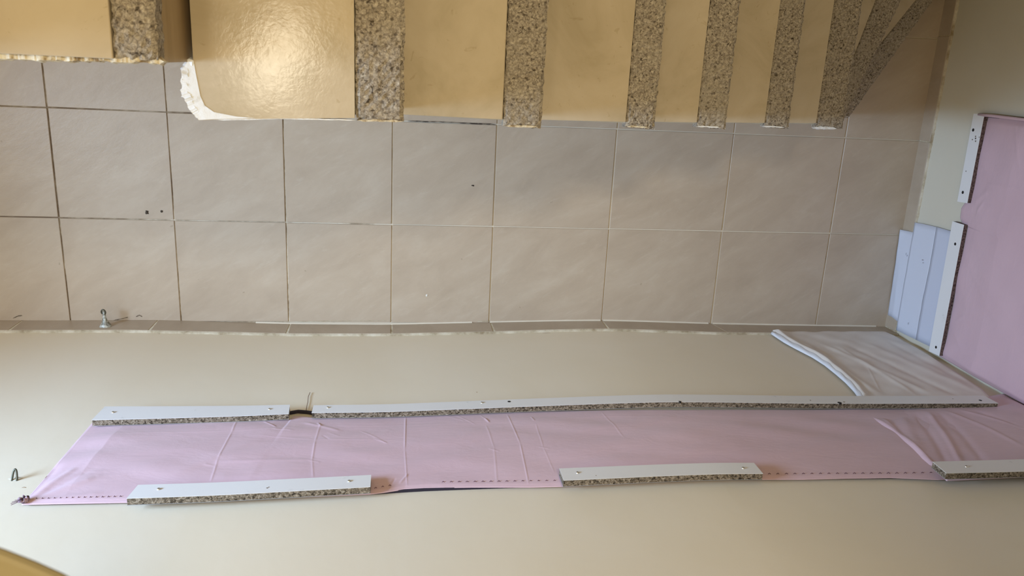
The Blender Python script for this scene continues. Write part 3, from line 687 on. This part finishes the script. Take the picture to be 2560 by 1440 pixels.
M_paper2 = mat('greyer_paper', (0.60,0.64,0.77), 0.5)
rows = [[pz(2341,567,0.0095), pz(2324,665,0.0095), pz(2305,755,0.0095), pz(2289,849,0.0095)],
        [pz(2385,580,0.0075), pz(2370,670,0.0075), pz(2354,765,0.0075), pz(2332,870,0.0075)]]
sheet('upper_strip', rows, M_paper2, paper, 0.0005)
M_smudge = mat('blue_grey_smudge', (0.33,0.36,0.44), 0.7)
for i, (px, py, rx, ry) in enumerate(((2265,635,0.006,0.0035),(2268,639,0.004,0.002),(2306,650,0.002,0.004),(2307,657,0.0018,0.003),(2270,809,0.005,0.0014),(2263,604,0.003,0.004))):
    p = pz(px, py, 0.0135); V = [(p.x-0.0006, p.y, p.z)]
    for j in range(9): V.append((p.x-0.0002, p.y+rx*math.cos(j*6.283/9)*random.uniform(.6,1.2), p.z+ry*math.sin(j*6.283/9)*random.uniform(.6,1.2)))
    mesh_obj('smudge', V, [(0, 1+j, 1+(j+1)%9) for j in range(9)], M_smudge, paper)


# ------------------------------------------------------------ thin greyish sheet hanging in the corner under the long batten
fo = empty('foam_sheet', (1.6, float(wy(1.6))+0.01, 0.3)); tag(fo, 'thin greyish sheet with white hem hanging in the corner under the longest batten', 'sheet')
lo_f = pw((1930,822),(2000,822),(2080,822),(2160,822),(2213,823), off=0.012); lo_f = [(a, max(h, 0.002)) for a, h in lo_f]
left_f = pw((1932,824),(1962,846),(1995,864),(2030,882),(2062,902),(2090,925),(2116,945),(2138,968),(2156,994), off=0.014)
right_f = pw((2212,824),(2242,838),(2275,856),(2310,875),(2348,900),(2385,922),(2420,945),(2455,968),(2480,994), off=0.014)
right_f = [(min(a, WX-0.012), max(h, 0.002)) for a, h in right_f]; left_f = [(a, max(h, 0.004)) for a, h in left_f]
crf = mk([((2060,860),(2330,985),4,14),((2120,860),(2400,990),-4,16),((2000,850),(2200,985),4,16),((2170,915),(2200,975),3.5,5),((2040,868),(2180,985),-3,10),((2150,850),(2460,985),3,18),((2220,850),(2430,960),-3,16),((2100,868),(2290,985),3,10)], 0.014)
def dfo(a, h, U, Vv): return 0.006+crease_field(a, h, crf)+0.0012*smooth_noise(a*7, h*7, 31)+0.010*np.exp(-(Vv/0.06)**2)
patch('sheet', left_f, right_f, 130, 150, on_long, dfo, M_foam, fo)
V = []; Fc = []                                   # rolled white hem
hem = pw((1928,823),(1962,845),(1995,862.5),(2030,880),(2062,900),(2090,922),(2116,944),(2138,967),(2158,996), off=0.024)
hem2 = pw((1944,822),(1975,837),(2008,850),(2045,868),(2078,889),(2104,914),(2130,936),(2155,962),(2178,996), off=0.024)
ns = 50
def rs_(P, n_): P = np.array(P); q = np.linspace(0, len(P)-1, n_+1); return np.stack([np.interp(q, range(len(P)), P[:,d]) for d in (0,1)], 1)
h1, h2 = rs_(hem, ns), rs_(hem2, ns)
for i in range(ns+1):
    for q in range(9):
        f_ = q/8; p = h1[i]*(1-f_)+h2[i]*f_; dd = 0.009+0.006*math.sin(math.pi*min(1,f_*1.0+0.08))+0.0012*math.sin(i*0.9+q)
        if q == 0: dd = 0.006
        V.append((p[0], wy(p[0])+dd, max(p[1], 0.002)))
for i in range(ns):
    for q in range(8): Fc.append((i*9+q, (i+1)*9+q, (i+1)*9+q+1, i*9+q+1))
hemo = mesh_obj('hem', V, Fc, M_foamw, fo, True); tag(hemo, 'folded white hem')
s = hemo.modifiers.new('solid', 'SOLIDIFY'); s.thickness = 0.0015

# ------------------------------------------------------------ small things
# hook fixed to the skirting
p = at_w(264, 815, 0.010); hx, hz = p; hy = float(wy(hx))+0.009
hk = empty('wall_hook', (hx, hy, hz)); tag(hk, 'grey metal eye hook on a conical base on the skirting, at the left', 'hook')
V = []; Fc = []; n_ = 18
prof = [(0.0185,-0.002),(0.018,0.003),(0.013,0.010),(0.008,0.020),(0.0055,0.030),(0.0045,0.040),(0.0042,0.052),(0.0,0.052)]
tip = at_z(260, 774, hz+0.004)
dirv = Vector((at_z(259,778,hz).x-hx, at_z(259,778,hz).y-hy, 0.0)).normalized()
ux = dirv.cross(Vector((0,0,1))).normalized(); uz = Vector((0,0,1)); org = Vector((hx, hy, hz))
for rr_, d in prof:
    for j in range(n_):
        th = 2*math.pi*j/n_; wob = 1+0.08*math.sin(3*th+d*200); q = org+dirv*d+ux*(rr_*wob*math.cos(th))+uz*(rr_*0.9*wob*math.sin(th)); V.append((q.x, max(q.y, hy-0.004), max(q.z, 0.001)))
for q in range(len(prof)-1):
    for j in range(n_): Fc.append((q*n_+j, q*n_+(j+1)%n_, (q+1)*n_+(j+1)%n_, (q+1)*n_+j))
mesh_obj('hook_base', V, Fc, M_metal, hk, True)
Ltot = (Vector((tip.x, tip.y, 0))-Vector((hx, hy, 0))).length
path = []
cen = org+dirv*(Ltot-0.009)
for i in range(19):
    th = math.radians(-100-i*17.5); q = cen+dirv*(0.0085*-math.cos(math.radians(i*17.5)))+ux*(0.0062*math.sin(math.radians(i*17.5)))+uz*(0.004*math.sin(math.radians(i*9))); path.append(q)
path = [org+dirv*0.046]+path
V, Fc = tube(path, 0.0023, 8); tag(mesh_obj('eye', V, Fc, M_darkmetal, hk, True), 'dark metal eye')
# second hook, a wire loop in the wall
p = at_w(37, 1196, 0.002); x_, z_ = p; yb = float(wy(x_))
hk2 = empty('wall_hook', (x_, yb, z_)); tag(hk2, 'small wire loop hook in the cream wall beside the gathered pink corner', 'hook')
path = []
a = at_w(30, 1202, 0.0); b = at_w(43, 1200, 0.0); tp_ = at_w(36, 1180, 0.0)
for i in range(15):
    th = math.pi*i/14; cxp = (a[0]+b[0])/2; path.append((cxp-(b[0]-a[0])/2*math.cos(th)*1.1, yb-0.002+0.024*math.sin(th), a[1]+0.010*math.sin(th)*-1.0))
V, Fc = tube(path, 0.0021, 8); mesh_obj('wire_loop', V, Fc, M_darkmetal, hk2, True)
V, Fc = [], []
for j in range(12): V.append((x_+0.014*math.cos(j*0.5236)*random.uniform(.8,1.2), yb+0.0003, z_-0.002+0.008*math.sin(j*0.5236)*random.uniform(.8,1.2)))
V.append((x_, yb+0.003, z_-0.002)); Fc = [(12, j, (j+1)%12) for j in range(12)]
mesh_obj('filler_patch', V, Fc, mat('pale_filler', (0.66,0.63,0.54), 0.8), hk2)
# small gouges in the paint of the long wall
for i, (px, py, rx, rz) in enumerate(((1366,832,0.017,0.0016),(1350,830,0.006,0.002),(843,838,0.004,0.002),(398,834,0.003,0.0015),(1192,980,0.002,0.002),(60,1218,0.004,0.002),(1795,833,0.008,0.0012))):
    p = at_w(px, py, 0.0008); y_ = float(wy(p[0])); V = [(p[0], y_+0.0010, p[1])]
    for j in range(10): V.append((p[0]+rx*math.cos(j*0.628)*random.uniform(.7,1.2), y_+0.0004, p[1]+rz*math.sin(j*0.628)*random.uniform(.7,1.2)))
    mesh_obj('gouge', V, [(0, 1+(j+1)%10, 1+j) for j in range(10)], M_gouge, wall_back)
# hair-thin loose threads
def thread(px, label, off=0.003, r=0.0007, m=None, ends=True):
    P = [at_w(x, y, off) for x, y in px]; pts = [(p[0], wy(p[0])+off, p[1]) for p in P]
    V, Fc = tube(pts, r, 5); o = mesh_obj('thread', V, Fc, m or M_thread, None, True); tag(o, label, 'thread'); return o
M_rust = mat('brown_thread', (0.20,0.11,0.07), 0.8)
thread([(775,981),(773,986),(771,990),(770,998),(769.5,1005),(767,1015),(766,1022),(765,1029)], 'brown loose thread sticking out from the gap between the two lower battens', r=0.0008, m=M_rust)
thread([(1366,1208),(1380,1212),(1394,1213),(1402,1211),(1405,1207)], 'pale curled thread under the left tip of the middle upper batten', off=0.006, r=0.0006, m=M_rust)
# specks of dirt
def crumb(px, py, r, label, m=M_speck, ax=(1,1), seed=1):
    p = at_z(px, py, 0.0006); V, Fc = blob(p, r, 0.5, 9, ax, 0.3, seed); o = mesh_obj('crumb', V, Fc, m); tag(o, label, 'debris', 'crumbs on the floor tiles')
    return o
crumb(367,531,0.0058,'larger of two dark crumbs lying on the left floor tiles',seed=1,ax=(1,1.1)); crumb(404,528,0.0038,'smaller of two dark crumbs lying on the left floor tiles',seed=2)
crumb(1182,464,0.005,'thin dark crumb on the floor tile below the first two steps',seed=3,ax=(1.0,0.5))
M_chipw = mat('white_paint_chip', (0.80,0.77,0.70), 0.7)
crumb(1067,738,0.0045,'tiny white paint chip on the floor tile near the middle',M_chipw,seed=4)
crumb(306,817,0.0045,'white paint chip beside the eye hook',M_chipw,(1.3,0.6),5)
crumb(66,804,0.004,'white paint chip on the grout at the far left',M_chipw,(1.5,0.6),6)
# filler strokes on the floor by the skirting (thin mortar smears)
def smear(px, wid, z, m, parent, seed, name='mortar_smear'):
    return ragged(name, [Z2(x, y, z) for x, y in px], wid, z, 0.0008, m, parent, seed, 30)
smear([(505,807),(560,812),(625,814),(680,816)], 0.0036, 0.0012, M_mortar, floor, 71)
smear([(1192,804),(1224,803)], 0.0032, 0.0012, M_mortar, floor, 72)
smear([(1196,812),(1224,812)], 0.002, 0.0012, M_mortar, floor, 73)
smear([(727,804),(979,801)], 0.0016, 0.001, M_mortar, floor, 74)
# dark lines: dirt along the foot of the wall, the gap by the stairs
def dark_line(px, wid, seed, z=0.0012): ragged('dark_line', [Z2(x, y, z) for x, y in px], wid, z, 0.0004, M_dark_mark, floor, seed, 50)
dark_line([(0,808),(130,808),(262,806),(330,807)], 0.0022, 81); dark_line([(392,807),(430,809),(470,808),(500,806)], 0.0035, 82)
dark_line([(340,792),(348,788),(355,792)], 0.0028, 83); dark_line([(32,796),(45,790),(55,789)], 0.002, 84); dark_line([(262,806),(300,798),(320,793)], 0.0024, 85)
dark_line([(1020,303),(1100,305),(1180,309),(1240,312)], 0.0032, 86)  # dark line along the gap between stairs and floor tiles

# ------------------------------------------------------------ blurred board close to the lens, lower left
zb = H-0.34
e0 = Z2(-420, 1300, zb); e1 = Z2(-60,1365,zb); e2 = Z2(0,1385,zb); e3 = Z2(80,1416,zb); e4 = Z2(150,1447,zb); e5 = Z2(300, 1530, zb)
yw = float(wy(-0.3))
V, Fc = prism([tuple(e0), tuple(e1), tuple(e2), tuple(e3), tuple(e4), tuple(e5), (float(e5[0])+0.02, yw), (float(e0[0]), yw)], zb-0.006, zb)
o = bevel(mesh_obj('wall_shelf', V, Fc, M_wood), 0.003); tag(o, 'tan board corner, out of focus, at the lower left edge of the picture', 'shelf')
